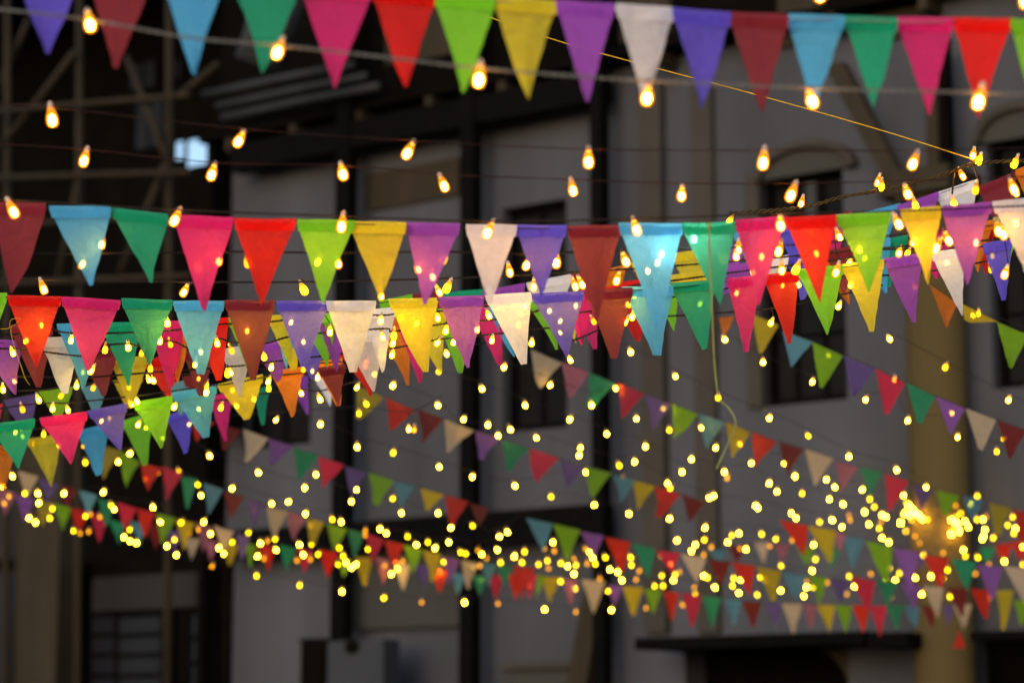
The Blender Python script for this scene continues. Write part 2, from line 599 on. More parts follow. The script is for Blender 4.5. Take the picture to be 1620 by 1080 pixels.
# shop front below
hbox("beam", -120, 668, 362, 700, 0.5, 0.25, M['void'])
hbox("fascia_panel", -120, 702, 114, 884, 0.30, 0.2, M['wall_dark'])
hbox("pillar", 19, 700, 90, 1300, 0.62, 0.3, M['brown'])
hbox("side_panel", -60, 905, 14, 1300, 0.25, 0.04, M['blueglass'])
hbox("back_panel", 92, 884, 362, 1300, 0.05, 0.04, M['void'])
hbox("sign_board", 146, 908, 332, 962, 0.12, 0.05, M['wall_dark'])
dr = hbox("door", 138, 964, 272, 1300, 0.12, 0.05, M['void'])
for r_ in range(4):
    for x0, x1 in ((146, 180), (188, 254)):
        hbox("pane", x0, 976 + 32 * r_, x1, 1000 + 32 * r_, 0.13, 0.008, M['blueglass'], dr)
sd_ = hbox("door", 296, 964, 340, 1300, 0.12, 0.05, M['void'])
for r_ in range(3):
    hbox("pane", 304, 972 + 40 * r_, 332, 1004 + 40 * r_, 0.13, 0.008, M['blueglass'], sd_)

# scaffold poles in front of the hall
scf = empty("scaffold", WO, WROT)
tag(scf, "brown bamboo pole scaffold in front of the dark hall", "scaffold")


def pole(x0, y0, x1, y1, off, wpx, name="pole"):
    a, b = wp(x0, y0, off), wp(x1, y1, off)
    r_ = wpx / 2 / (FPX / 27.0)
    MB().tube([(a[0], -off, a[1]), ((a[0] + b[0]) / 2, -off + 0.004, (a[1] + b[1]) / 2), (b[0], -off, b[1])], r_, 8).build(name, M['brown'], scf, True)


for x, off in ((12, 0.75), (126, 0.8), (268, 0.7)):
    pole(x, -60, x - 4, 1290, off, 12)
for x0, y0, x1, y1, off in ((118, 82, 2, 232, 0.92), (262, 258, 190, 430, 0.82), (0, 132, 45, 30, 0.6), (130, 255, 92, 440, 0.93),
                            (200, 90, 262, 250, 0.9), (345, 100, 285, 150, 0.9)):
    pole(x0, y0, x1, y1, off, 10, "brace")
for y0, y1, off in ((282, 272, 1.0), (180, 150, 1.02), (360, 338, 1.0), (450, 436, 1.0)):
    pole(-60, y0, 300, y1, off, 9, "ledger")

# ------------------------------------------------------------------ things standing by the wall at the bottom
cab = empty("cabinet", WO, WROT)
tag(cab, "dark cabinet standing beside the air conditioner at the wall foot", "cabinet")
wbox("body", 474, 1014, 513, 1300, 0.75, 0.3, M['black'], cab)
wbox("door", 478, 1020, 509, 1290, 0.762, 0.01, M['void'], cab)
wbox("top", 472, 1009, 515, 1013, 0.77, 0.33, M['black'], cab)
ac = empty("air_conditioner", WO, WROT)
tag(ac, "grey outdoor air conditioner unit with a dark fan beside the cabinet", "air conditioner")
wbox("casing", 518, 1012, 606, 1110, 0.8, 0.25, surface("ac_casing", (0.034, 0.034, 0.038), 0.5, 0.1, 2, 0.0), ac)
sa, za = wp(557, 1022, 0.81)
fan = MB()
fan.v = [(sa + 0.0, -0.812, za)] + [(sa + 0.10 * math.cos(t), -0.812, za + 0.07 * math.sin(t)) for t in [2 * math.pi * i / 20 for i in range(20)]]
fan.f = [(0, 1 + i, 1 + (i + 1) % 20) for i in range(20)]
fo = fan.build("fan_grille", M['black'], ac)
for k in range(5):
    t = 2 * math.pi * k / 5
    bl = MB().box(0.015, 0.085, -0.004, 0.0, -0.014, 0.014).build("blade", M['void'], fo)
    bl.location = (sa, -0.815, za)
    bl.rotation_euler = (0.4, t, 0)
for x in (524, 590):
    wbox("foot", x, 1111, x + 10, 1300, 0.75, 0.3, M['black'], ac)


# ------------------------------------------------------------------ bunting
def cord_pts(pix, n=120):
    """smooth 3-D path through (px, py, depth) points, Catmull-Rom"""
    pts = [P(x, y, d) for x, y, d in pix]
    if len(pts) == 2:
        return [pts[0].lerp(pts[1], i / (n - 1)) for i in range(n)]
    ext = [pts[0] * 2 - pts[1]] + pts + [pts[-1] * 2 - pts[-2]]
    out = []
    per = max(2, n // (len(pts) - 1))
    for i in range(1, len(ext) - 2):
        a, b, c, d = ext[i - 1:i + 3]
        for k in range(per):
            t = k / per
            out.append(0.5 * ((2 * b) + (c - a) * t + (2 * a - 5 * b + 4 * c - d) * t * t + (3 * b - a - 3 * c + d) * t ** 3))
    out.append(pts[-1])
    return out


def twisted(pts, r_strand, r_twist, pitch, mat, parent, name="cord"):
    """two strands wound round each other along a path"""
    L = [0.0]
    for i in range(1, len(pts)):
        L.append(L[-1] + (pts[i] - pts[i - 1]).length)
    n = max(8, int(L[-1] / pitch * 7))
    path, j = [], 0
    for i in range(n + 1):
        s = L[-1] * i / n
        while j < len(L) - 2 and L[j + 1] < s:
            j += 1
        t = (s - L[j]) / max(1e-9, L[j + 1] - L[j])
        path.append((s, pts[j].lerp(pts[j + 1], min(1, max(0, t)))))
    m = MB()
    for ph in (0, math.pi):
        q = []
        for s, p in path:
            a_ = 2 * math.pi * s / pitch + ph
            q.append(p + CU * (r_twist * math.cos(a_)) + CF * (r_twist * math.sin(a_)))
        m.tube(q, r_strand, 4)
    return m.build(name, mat, parent, True)


def pennant(col, tl, tr, ap, d, parent, hem, rnd, tips):
    (x0, y0), (x1, y1), (xa, ya) = tl, tr, ap
    h = math.hypot(xa - (x0 + x1) / 2, ya - (y0 + y1) / 2)
    sc_ = d[0] / FPX
    yaw = rnd.uniform(-0.032, 0.032)
    A = P(x0, y0, d[0] + yaw)
    B = P(x1, y1, d[1] - yaw)
    dm = (d[0] + d[1]) / 2
    C = P(xa, ya, dm - h * dm / FPX * 0.165 + rnd.uniform(-0.03, 0.03))
    nrm = (B - A).cross(C - A).normalized()
    if nrm.dot(CF) > 0:
        nrm = -nrm                                   # towards the camera
    hw = h * sc_
    N, K = 9, 6
    tip = rnd.choice(tips)
    bow = rnd.uniform(-0.08, 0.06) * hw
    curl = rnd.uniform(-0.42, 0.42) * hw
    tipc = rnd.choice([0, 0, 0.05, -0.05, 0.12, -0.10]) * hw
    fold = rnd.uniform(-0.012, 0.012) * hw
    wav = rnd.uniform(-0.025, 0.025) * hw
    ph = rnd.uniform(0, 6.28)
    side = rnd.uniform(-0.012, 0.03)
    v, f = [], []
    mid = (A + B) / 2
    ax = B - A
    for i in range(N + 1):
        t = i / N
        wdt = (1 - t) * (1 - tip) + tip
        wdt -= side * math.sin(math.pi * t)
        cen = mid.lerp(C, t)
        for k in range(K + 1):
            u = k / K - 0.5
            p = cen + ax * (u * wdt)
            p += nrm * (bow * math.sin(math.pi * t * 0.9) + wav * math.sin(2.3 * math.pi * t + ph) * (u * 4) * t
                        + 0.02 * hw * math.cos(u * 5 + ph) * t + curl * u * u * t * (1.2 - t) + tipc * t ** 4 + fold * math.cos(11 * u + 3 * t + ph) * (1 - t) * 1.4)
            if k in (0, K):
                p += ax.normalized() * rnd.uniform(-0.0016, 0.0016)
            v.append(p)
    for i in range(N):
        for k in range(K):
            a_ = i * (K + 1) + k
            f.append((a_, a_ + 1, a_ + K + 2, a_ + K + 1))
    o = mesh_obj("pennant", [q - mid for q in v], f, FM[col], parent, True)
    o.location = mid - parent.location
    o["label"] = FAB[col][0] + " cloth pennant"
    if hem:
        dn = (C - mid).normalized()
        hh = 0.026
        v, f = [], []
        for i, t in enumerate((-0.012, 0.0, hh)):
            wdt = 1.0 - (0.5 * t / hw if t > 0 else 0)
            for k in range(K + 1):
                u = k / K - 0.5
                v.append(ax * (u * wdt * 1.0) + dn * t + nrm * (0.004 + 0.003 * math.cos(u * 7 + ph)))
        for i in range(2):
            for k in range(K):
                a_ = i * (K + 1) + k
                f.append((a_, a_ + 1, a_ + K + 2, a_ + K + 1))
        mesh_obj("hem", v, f, FH[col], o, True)
    return d[0] + yaw, d[1] - yaw


def bunting(data, d0, d1, label, hem=True, cord='wire', rc=0.0016, tips=(0.03, 0.05, 0.10, 0.14)):
    """data: 'C x0 y0 x1 y1 xa ya; ...' ; depth runs from d0 (first x) to d1 (last x)"""
    rows = []
    for q in data.replace("\n", " ").split(";"):
        q = q.split()
        if q:
            rows.append((q[0], [float(z) for z in q[1:]]))
    xs = [r_[1][0] for r_ in rows] + [r_[1][2] for r_ in rows]
    xmin, xmax = min(xs), max(xs)

    def dep(x):
        t = (x - xmin) / (xmax - xmin)
        return 1.0 / ((1 - t) / d0 + t / d1)
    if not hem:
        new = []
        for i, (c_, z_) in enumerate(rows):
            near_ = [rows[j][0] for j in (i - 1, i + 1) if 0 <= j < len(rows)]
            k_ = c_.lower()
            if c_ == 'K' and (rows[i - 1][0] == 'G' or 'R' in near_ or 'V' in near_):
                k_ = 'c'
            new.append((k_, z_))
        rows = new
    mid = rows[len(rows) // 2][1]
    root = empty("bunting_string", P(mid[0], mid[1], dep(mid[0])))
    tag(root, label, "bunting", "strings of coloured pennants")
    rnd = random.Random(len(data))
    pix = []
    for c_, (x0, y0, x1, y1, xa, ya) in rows:
        dd = pennant(c_, (x0, y0), (x1, y1), (xa, ya), (dep(x0), dep(x1)), root, hem, rnd, tips)
        if ya > y0:
            for x, y, z in ((x0 + 2, y0, dd[0]), (x1 - 2, y1, dd[1])):
                if not pix or x > pix[-1][0] + 2:
                    pix.append((x, y - 1, z + 0.006))
    a_, b_ = pix[0], pix[-1]
    sl = (pix[1][1] - a_[1]) / (pix[1][0] - a_[0])
    if a_[0] < 60:
        pix = [(a_[0] - 200, a_[1] - 200 * sl, a_[2])] + pix
    sl = (b_[1] - pix[-2][1]) / (b_[0] - pix[-2][0])
    if b_[0] > 1500:
        pix = pix + [(b_[0] + 200, b_[1] + 200 * sl, b_[2])]
    pts = [q - root.location for q in cord_pts(pix, 3 * len(pix))]
    MB().tube(pts, rc, 5).build("cord", M[cord], root, True)
    return root


TOP = """V 17 -62 138 -53 75 85; M 132 -53 248 -44 183 108; B 250 -44 358 -33 305 113; G 363 -32 477 -24 421 119;
K 472 -23 589 -12 527 138; R 588 -12 690 -4 641 138; L 686 -4 784 3 738 152; Y 781 1 882 9 835 157; P 880 8 973 14 929 160;
W 973 13 1066 20 1024 158; V 1062 20 1156 28 1112 170; M 1153 27 1248 31 1205 175; B 1246 30 1337 33 1286 172;
G 1335 33 1421 36 1384 174; K 1418 35 1508 36 1470 184; R 1508 36 1600 37 1549 182; L 1597 37 1690 42 1642 190"""
bunting(TOP, 5.9, 6.0, "topmost bunting of large pennants running along the upper edge of the picture", cord='wire_grey', tips=(0.01, 0.03, 0.05))

ROW2 = """M -20 326 74 328 25 465; B 78 332 176 332 144 452; G 176 334 268 345 240 447; K 275 346 370 350 319 488;
R 371 352 468 353 413 488; L 470 353 562 355 511 482; Y 551 356 643 358 601 473; P 643 358 728 360 674 482; W 737 361 818 362 775 480;
V 816 362 898 363 858 470; M 898 364 982 362 943 510; B 979 359 1080 360 1041 520; G 1078 360 1164 357 1140 483; K 1163 354 1243 348 1200 482;
R 1243 350 1324 346 1296 478; L 1323 346 1410 340 1375 462; Y 1425 337 1489 332 1467 450; P 1489 332 1569 326 1536 446; W 1570 325 1660 316 1624 430"""
bunting(ROW2, 7.3, 7.3, "second bunting from the top, level row of pennants crossing the whole middle", tips=(0.01, 0.03, 0.06))

ROW3 = """L -62 466 12 469 -20 570; R 12 472 97 474 57 582; K 97 474 191 480 138 584; G 192 477 273 480 236 578; B 274 481 355 481 319 589;
M 356 480 435 480 400 601; V 437 481 520 481 482 580; W 516 481 595 481 559 588; Y 616 478 693 476 673 588; P 694 475 766 472 737 581;
W 768 472 841 467 829 577; V 841 470 924 465 897 564; M 925 464 1001 460 972 567; B 985 459 1066 457 1040 562; G 1061 453 1132 448 1115 553;
K 1150 446 1203 440 1183 556; R 1207 440 1263 434 1253 543; L 1262 431 1334 424 1311 532; Y 1332 423 1399 415 1377 524;
P 1399 414 1460 405 1449 509; W 1473 404 1527 397 1521 497; V 1555 391 1601 382 1588 473; G 1612 380 1680 372 1650 470"""
bunting(ROW3, 8.62, 8.62, "third bunting from the top, sharpest row of pennants rising gently to the right")

ROW4 = """P -35 541 36 543 23 626; M 15 519 84 520 62 612; W 64 539 136 536 101 623; B 90 517 166 515 133 612; G 158 515 224 514 205 611;
K 235 514 292 512 272 617; O 262 530 300 527 281 605; R 302 511 362 507 349 603; L 361 507 427 505 398 600; Y 422 504 482 501 466 585; B 430 506 478 503 452 585;
L 470 503 532 500 520 582; P 500 501 552 498 531 590; W 572 495 627 491 606 588; W 545 535 612 528 590 620"""
bunting(ROW4, 9.05, 9.2, "bunting hidden behind the sharpest row at the left, maroon to white pennants")

ROW8 = """M 128 562 190 552 165 626; Y 175 575 236 566 205 645; R 224 573 272 566 268 628; M 290 561 342 552 318 626; W 350 557 403 548 380 629;
P 400 549 463 540 440 603; V 462 542 516 534 495 601; M 503 586 546 580 536 641; R 534 557 582 548 590 626"""
bunting(ROW8, 9.45, 9.6, "maroon, yellow, red and purple pennants half buried behind the left front rows")

ROW5 = """O 588 508 650 500 648 607; K 622 503 684 497 666 607; Y 652 500 706 495 695 588; L 688 494 748 488 728 590; K 742 490 796 484 790 576;
B 772 486 828 479 811 566; L 832 479 868 474 881 553; Y 880 474 915 470 908 545; K 903 473 946 468 941 553; R 962 466 1020 461 1009 540; L 1030 458 1076 452 1067 524;
V 1076 452 1130 446 1110 505; O 1300 412 1348 406 1341 482; B 1352 402 1409 396 1402 464; R 1520 372 1574 366 1562 433"""
bunting(ROW5, 9.7, 9.9, "narrow pennants hanging behind the sharpest row, orange to lime, around the middle")

ROW6 = """L 600 480 652 470 630 560; M 654 470 702 463 680 545; G 700 467 766 462 735 540; P 765 464 832 452 800 530; W 833 452 907 437 875 505; M 905 438 940 432 925 500;
O 940 434 990 424 970 495; R 972 452 1016 446 1000 500; Y 1000 420 1062 410 1040 490; Y 1062 406 1122 396 1095 470; P 1120 400 1180 388 1150 465; B 1160 372 1230 360 1195 440;
V 1226 362 1290 350 1262 432; K 1290 352 1348 338 1322 412; B 1350 346 1424 326 1390 420; P 1420 330 1486 308 1455 400; W 1480 310 1548 288 1530 385; M 1548 300 1608 276 1590 372; O 1606 274 1670 250 1640 345"""
bunting(ROW6, 10.4, 9.6, "bunting climbing steeply to the right edge behind the front rows, teal purple and white")

ROW7 = """K 890 470 945 462 920 545; R 940 462 1000 452 980 525; Y 1060 440 1122 432 1095 500; P 1148 425 1202 418 1176 490; W 1204 416 1248 408 1228 480; V 1240 408 1300 398 1272 475;
M 1304 402 1362 390 1335 465; G 1364 392 1436 376 1404 455; B 1380 385 1410 381 1402 463; K 1440 378 1514 362 1484 440; O 1516 366 1572 352 1548 430; L 1572 350 1612 340 1597 420; G 1612 340 1680 330 1650 410"""
bunting(ROW7, 9.3, 9.2, "low partly hidden bunting between second and third rows at the right, maroon and teal")

LA1 = """K -30 646 4 638 -8 690; V 5 633 60 622 45 690; L 60 619 117 610 92 668; B 128 613 174 602 151 657; Y 178 602 228 598 203 645; R 243 600 280 594 267 628;
M 288 596 330 590 312 650; B 262 606 300 600 285 655"""
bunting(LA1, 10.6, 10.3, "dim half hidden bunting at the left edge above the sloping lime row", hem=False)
LA2 = """G -18 676 56 666 30 741; K 63 665 139 655 112 734; V 139 654 200 642 190 712; L 211 641 274 630 255 708; B 273 626 343 612 326 692; Y 344 612 416 596 393 663;
O 430 591 481 584 463 658; O 496 578 542 570 536 641"""
bunting(LA2, 9.9, 10.1, "bunting rising from the left edge, green pink violet lime to orange pennants")
LA3 = """O -28 700 24 716 8 778; Y 42 699 97 690 82 768; B 122 685 172 674 155 752; L 193 670 241 655 229 736; V 264 662 306 645 295 718; K 332 632 368 622 357 698;
G 402 622 428 612 417 672; P 455 606 486 598 481 658; W 500 602 530 594 522 642"""
bunting(LA3, 10.8, 11.2, "bunting under the rising left row, yellow grey-blue lime and pink pennants")

D2 = """O 1138 503 1162 500 1145 534; Y 1188 496 1232 514 1203 558; B 1238 523 1286 541 1252 581; L 1285 541 1334 563 1300 613; V 1335 562 1385 583 1350 627; K 1385 583 1432 606 1403 653;
G 1434 605 1480 627 1455 668; P 1481 627 1527 646 1504 688; W 1527 645 1576 664 1551 711; M 1577 664 1624 682 1597 727"""
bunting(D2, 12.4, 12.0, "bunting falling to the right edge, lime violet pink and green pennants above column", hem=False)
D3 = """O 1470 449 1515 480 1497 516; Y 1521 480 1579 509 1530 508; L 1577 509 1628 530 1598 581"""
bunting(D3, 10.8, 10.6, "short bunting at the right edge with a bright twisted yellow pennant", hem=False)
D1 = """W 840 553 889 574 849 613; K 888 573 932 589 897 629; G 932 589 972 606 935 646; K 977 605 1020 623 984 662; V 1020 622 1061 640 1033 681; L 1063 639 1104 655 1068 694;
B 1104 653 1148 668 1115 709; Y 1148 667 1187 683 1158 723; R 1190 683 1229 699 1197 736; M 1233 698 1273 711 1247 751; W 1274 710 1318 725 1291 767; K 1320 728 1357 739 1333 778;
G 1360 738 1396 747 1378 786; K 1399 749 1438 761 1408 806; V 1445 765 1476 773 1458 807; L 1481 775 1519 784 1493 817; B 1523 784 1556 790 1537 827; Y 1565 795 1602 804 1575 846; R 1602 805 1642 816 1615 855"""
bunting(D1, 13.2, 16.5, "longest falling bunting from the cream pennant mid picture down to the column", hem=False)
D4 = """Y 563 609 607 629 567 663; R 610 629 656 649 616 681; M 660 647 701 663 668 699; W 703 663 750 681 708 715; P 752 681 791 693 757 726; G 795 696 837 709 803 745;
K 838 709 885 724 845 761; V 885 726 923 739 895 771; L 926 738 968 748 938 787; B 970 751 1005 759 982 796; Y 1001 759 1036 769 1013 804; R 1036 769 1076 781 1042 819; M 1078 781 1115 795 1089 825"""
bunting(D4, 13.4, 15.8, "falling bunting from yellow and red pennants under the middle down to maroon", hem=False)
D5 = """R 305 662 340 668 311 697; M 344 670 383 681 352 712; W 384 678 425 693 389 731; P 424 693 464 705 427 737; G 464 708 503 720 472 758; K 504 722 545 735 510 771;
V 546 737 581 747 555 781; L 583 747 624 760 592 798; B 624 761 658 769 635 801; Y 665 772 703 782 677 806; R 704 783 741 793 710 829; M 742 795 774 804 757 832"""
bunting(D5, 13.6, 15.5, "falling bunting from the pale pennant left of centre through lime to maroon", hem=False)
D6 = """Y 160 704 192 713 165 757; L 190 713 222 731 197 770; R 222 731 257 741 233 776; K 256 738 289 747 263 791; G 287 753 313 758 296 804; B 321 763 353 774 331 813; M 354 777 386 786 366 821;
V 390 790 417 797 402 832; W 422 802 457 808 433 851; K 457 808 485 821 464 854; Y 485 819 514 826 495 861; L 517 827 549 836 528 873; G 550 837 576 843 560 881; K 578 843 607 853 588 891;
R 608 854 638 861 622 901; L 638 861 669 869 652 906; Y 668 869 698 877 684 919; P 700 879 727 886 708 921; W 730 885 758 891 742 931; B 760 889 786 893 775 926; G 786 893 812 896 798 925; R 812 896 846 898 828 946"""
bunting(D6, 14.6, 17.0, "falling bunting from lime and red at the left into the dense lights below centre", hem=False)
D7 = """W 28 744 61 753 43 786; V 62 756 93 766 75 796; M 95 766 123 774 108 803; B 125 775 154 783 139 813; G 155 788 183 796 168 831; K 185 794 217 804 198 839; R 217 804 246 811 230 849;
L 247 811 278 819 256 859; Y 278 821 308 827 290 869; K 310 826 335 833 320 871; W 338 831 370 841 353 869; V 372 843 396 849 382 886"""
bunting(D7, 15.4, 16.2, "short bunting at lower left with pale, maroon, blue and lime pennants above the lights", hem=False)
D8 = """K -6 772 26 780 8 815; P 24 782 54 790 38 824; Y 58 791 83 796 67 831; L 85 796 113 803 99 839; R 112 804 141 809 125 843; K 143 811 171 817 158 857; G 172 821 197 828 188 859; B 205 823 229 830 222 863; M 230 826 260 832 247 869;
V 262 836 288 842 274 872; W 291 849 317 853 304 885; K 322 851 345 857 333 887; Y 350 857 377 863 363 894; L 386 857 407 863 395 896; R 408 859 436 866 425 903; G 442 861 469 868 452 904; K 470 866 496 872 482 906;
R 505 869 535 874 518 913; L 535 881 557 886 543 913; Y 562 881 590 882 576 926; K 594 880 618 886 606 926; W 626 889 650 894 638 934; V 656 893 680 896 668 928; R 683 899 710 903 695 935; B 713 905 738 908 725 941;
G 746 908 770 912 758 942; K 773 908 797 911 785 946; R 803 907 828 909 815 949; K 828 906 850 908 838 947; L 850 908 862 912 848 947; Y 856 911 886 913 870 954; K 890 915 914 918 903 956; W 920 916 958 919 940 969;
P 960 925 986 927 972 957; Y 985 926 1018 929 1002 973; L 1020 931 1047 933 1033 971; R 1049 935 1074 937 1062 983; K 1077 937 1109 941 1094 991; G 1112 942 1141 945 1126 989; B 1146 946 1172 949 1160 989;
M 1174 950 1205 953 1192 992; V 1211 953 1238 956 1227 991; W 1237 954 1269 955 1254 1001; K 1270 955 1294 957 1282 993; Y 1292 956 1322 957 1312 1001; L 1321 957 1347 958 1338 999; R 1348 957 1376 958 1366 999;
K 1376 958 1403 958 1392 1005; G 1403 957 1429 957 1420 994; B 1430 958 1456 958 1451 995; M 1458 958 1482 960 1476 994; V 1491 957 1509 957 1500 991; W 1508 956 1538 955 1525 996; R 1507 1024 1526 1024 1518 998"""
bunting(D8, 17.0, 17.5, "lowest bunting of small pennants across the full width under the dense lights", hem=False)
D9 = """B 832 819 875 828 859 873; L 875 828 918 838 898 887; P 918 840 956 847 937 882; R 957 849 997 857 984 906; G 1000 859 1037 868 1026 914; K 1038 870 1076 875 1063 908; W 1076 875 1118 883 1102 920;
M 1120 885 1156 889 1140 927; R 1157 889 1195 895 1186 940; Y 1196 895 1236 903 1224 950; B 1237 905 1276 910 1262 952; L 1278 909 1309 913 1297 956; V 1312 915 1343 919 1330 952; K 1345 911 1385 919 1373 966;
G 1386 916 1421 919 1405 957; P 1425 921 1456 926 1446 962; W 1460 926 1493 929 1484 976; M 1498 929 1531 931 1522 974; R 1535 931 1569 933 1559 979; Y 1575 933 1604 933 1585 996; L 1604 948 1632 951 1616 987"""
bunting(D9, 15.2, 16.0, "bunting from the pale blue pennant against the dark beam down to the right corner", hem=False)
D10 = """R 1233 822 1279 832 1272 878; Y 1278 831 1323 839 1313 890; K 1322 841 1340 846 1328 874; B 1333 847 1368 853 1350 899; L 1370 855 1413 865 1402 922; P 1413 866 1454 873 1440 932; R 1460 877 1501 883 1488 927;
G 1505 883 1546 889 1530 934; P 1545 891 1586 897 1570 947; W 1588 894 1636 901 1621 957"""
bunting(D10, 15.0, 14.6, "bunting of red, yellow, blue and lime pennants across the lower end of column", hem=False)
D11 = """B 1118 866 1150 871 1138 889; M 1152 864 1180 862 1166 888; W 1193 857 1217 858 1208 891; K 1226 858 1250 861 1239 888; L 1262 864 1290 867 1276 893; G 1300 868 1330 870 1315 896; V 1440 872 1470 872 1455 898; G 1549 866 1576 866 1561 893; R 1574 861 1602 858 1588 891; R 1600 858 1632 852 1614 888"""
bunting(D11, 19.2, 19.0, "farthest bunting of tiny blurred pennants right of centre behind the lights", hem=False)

# ------------------------------------------------------------------ light strings
NEAR = [
    ("wire_grey", 0.0020, 0.0030, 0.05, 5.8, 0.92, "900 -60 1297 -26 1622 -16 1760 -14", "1297 -5; 1622 5",
     "string whose two bulbs peek in at the top edge of the picture, upper right"),
    # label, cord material, radius, depth, bulb size, cord path, bulbs
    ("wire_grey", 0.0019, 0.0030, 0.045, 5.75, 0.92, "-60 8 0 15 143 32 300 60 438 72 600 90 757 108 900 120 1023 128 1286 140 1547 147 1700 152",
     "143 42; 438 86; 757 130; 1023 158; 1286 163; 1547 165",
     "light string on pale twisted rope crossing in front of the topmost pennants"),
    ("wire_red", 0.0010, 0.0013, 0.03, 6.7, 0.94, "-60 160 83 170 376 203 643 222 931 236 1207 238 1443 238 1700 232",
     "83 193; 376 226; 643 245; 931 259; 1207 261; 1443 262",
     "upper string of widely spaced large bulbs below the topmost pennants"),
    ("wire_red", 0.0010, 0.0013, 0.03, 7.0, 0.90, "-60 225 132 236 334 257 543 262 704 276 907 284 1078 290 1250 290 1437 286 1605 280 1700 276",
     "132 257; 334 279; 543 278; 704 297; 907 304; 1078 312; 1250 312; 1437 309; 1605 302",
     "lower string of widely spaced large bulbs above the second pennant row"),
    ("wire", 0.0016, 0.0018, 0.03, 7.0, 0.90, "-60 315 23 317 275 332 540 342 770 350 1008 346 1235 338 1422 334 1700 322",
     "23 338; 275 351; 540 361; 770 371; 1008 366; 1235 359; 1423 357",
     "string of large bulbs in front of the tops of the second pennant row"),
    ("wire", 0.0018, 0.0022, 0.03, 7.365, 0.84, "-60 400 130 402 345 398 535 400 700 398 832 402 991 396 1150 392 1300 385 1450 368 1700 345",
     "160 389; 130 420; 345 415; 313 425d; 502 416; 535 419; 393 418d; 663 428; 685 440; 700 412d; 832 422; 880 418; 991 416; 1145 411d; 1205 408; 1231 400; 1292 403; 1360 397; 1446 384; 1480 395; 1502 383; 1544 386; 1580 368; 1588 373; 1040 417; 1046 404c; 1098 380c",
     "string of large bulbs glowing through the second pennant row from behind"),
    ("wire", 0.0020, 0.0026, 0.03, 8.2, 0.84, "-60 440 70 442 290 446 482 446 700 441 850 434 1010 425 1200 410 1400 392 1700 370",
     "70 460; 290 464; 482 461m; 603 470; 706 458m; 696 464; 807 433; 844 456; 911 455; 922 452; 975 446; 1025 430; 1165 408; 1168 397; 1237 430; 1258 429m; 1322 433; 1329 377; 1283 369d; 1422 402; 1608 355; 1589 436",
     "string of bulbs on dark twisted wire above the third pennant row"),
    ("rope", 0.0038, 0.0046, 0.05, 8.6, 0.80, "1230 338 1330 312 1400 300 1470 284 1548 256 1620 254 1700 252",
     "1539 248; 1548 256m; 1604 261m; 1388 291; 1394 298m; 1524 281; 1449 328m; 1510 326m; 1543 303d; 1608 307; 1267 324; 1153 353m",
     "garland of small bulbs on a brown rope rising at the right edge"),
]
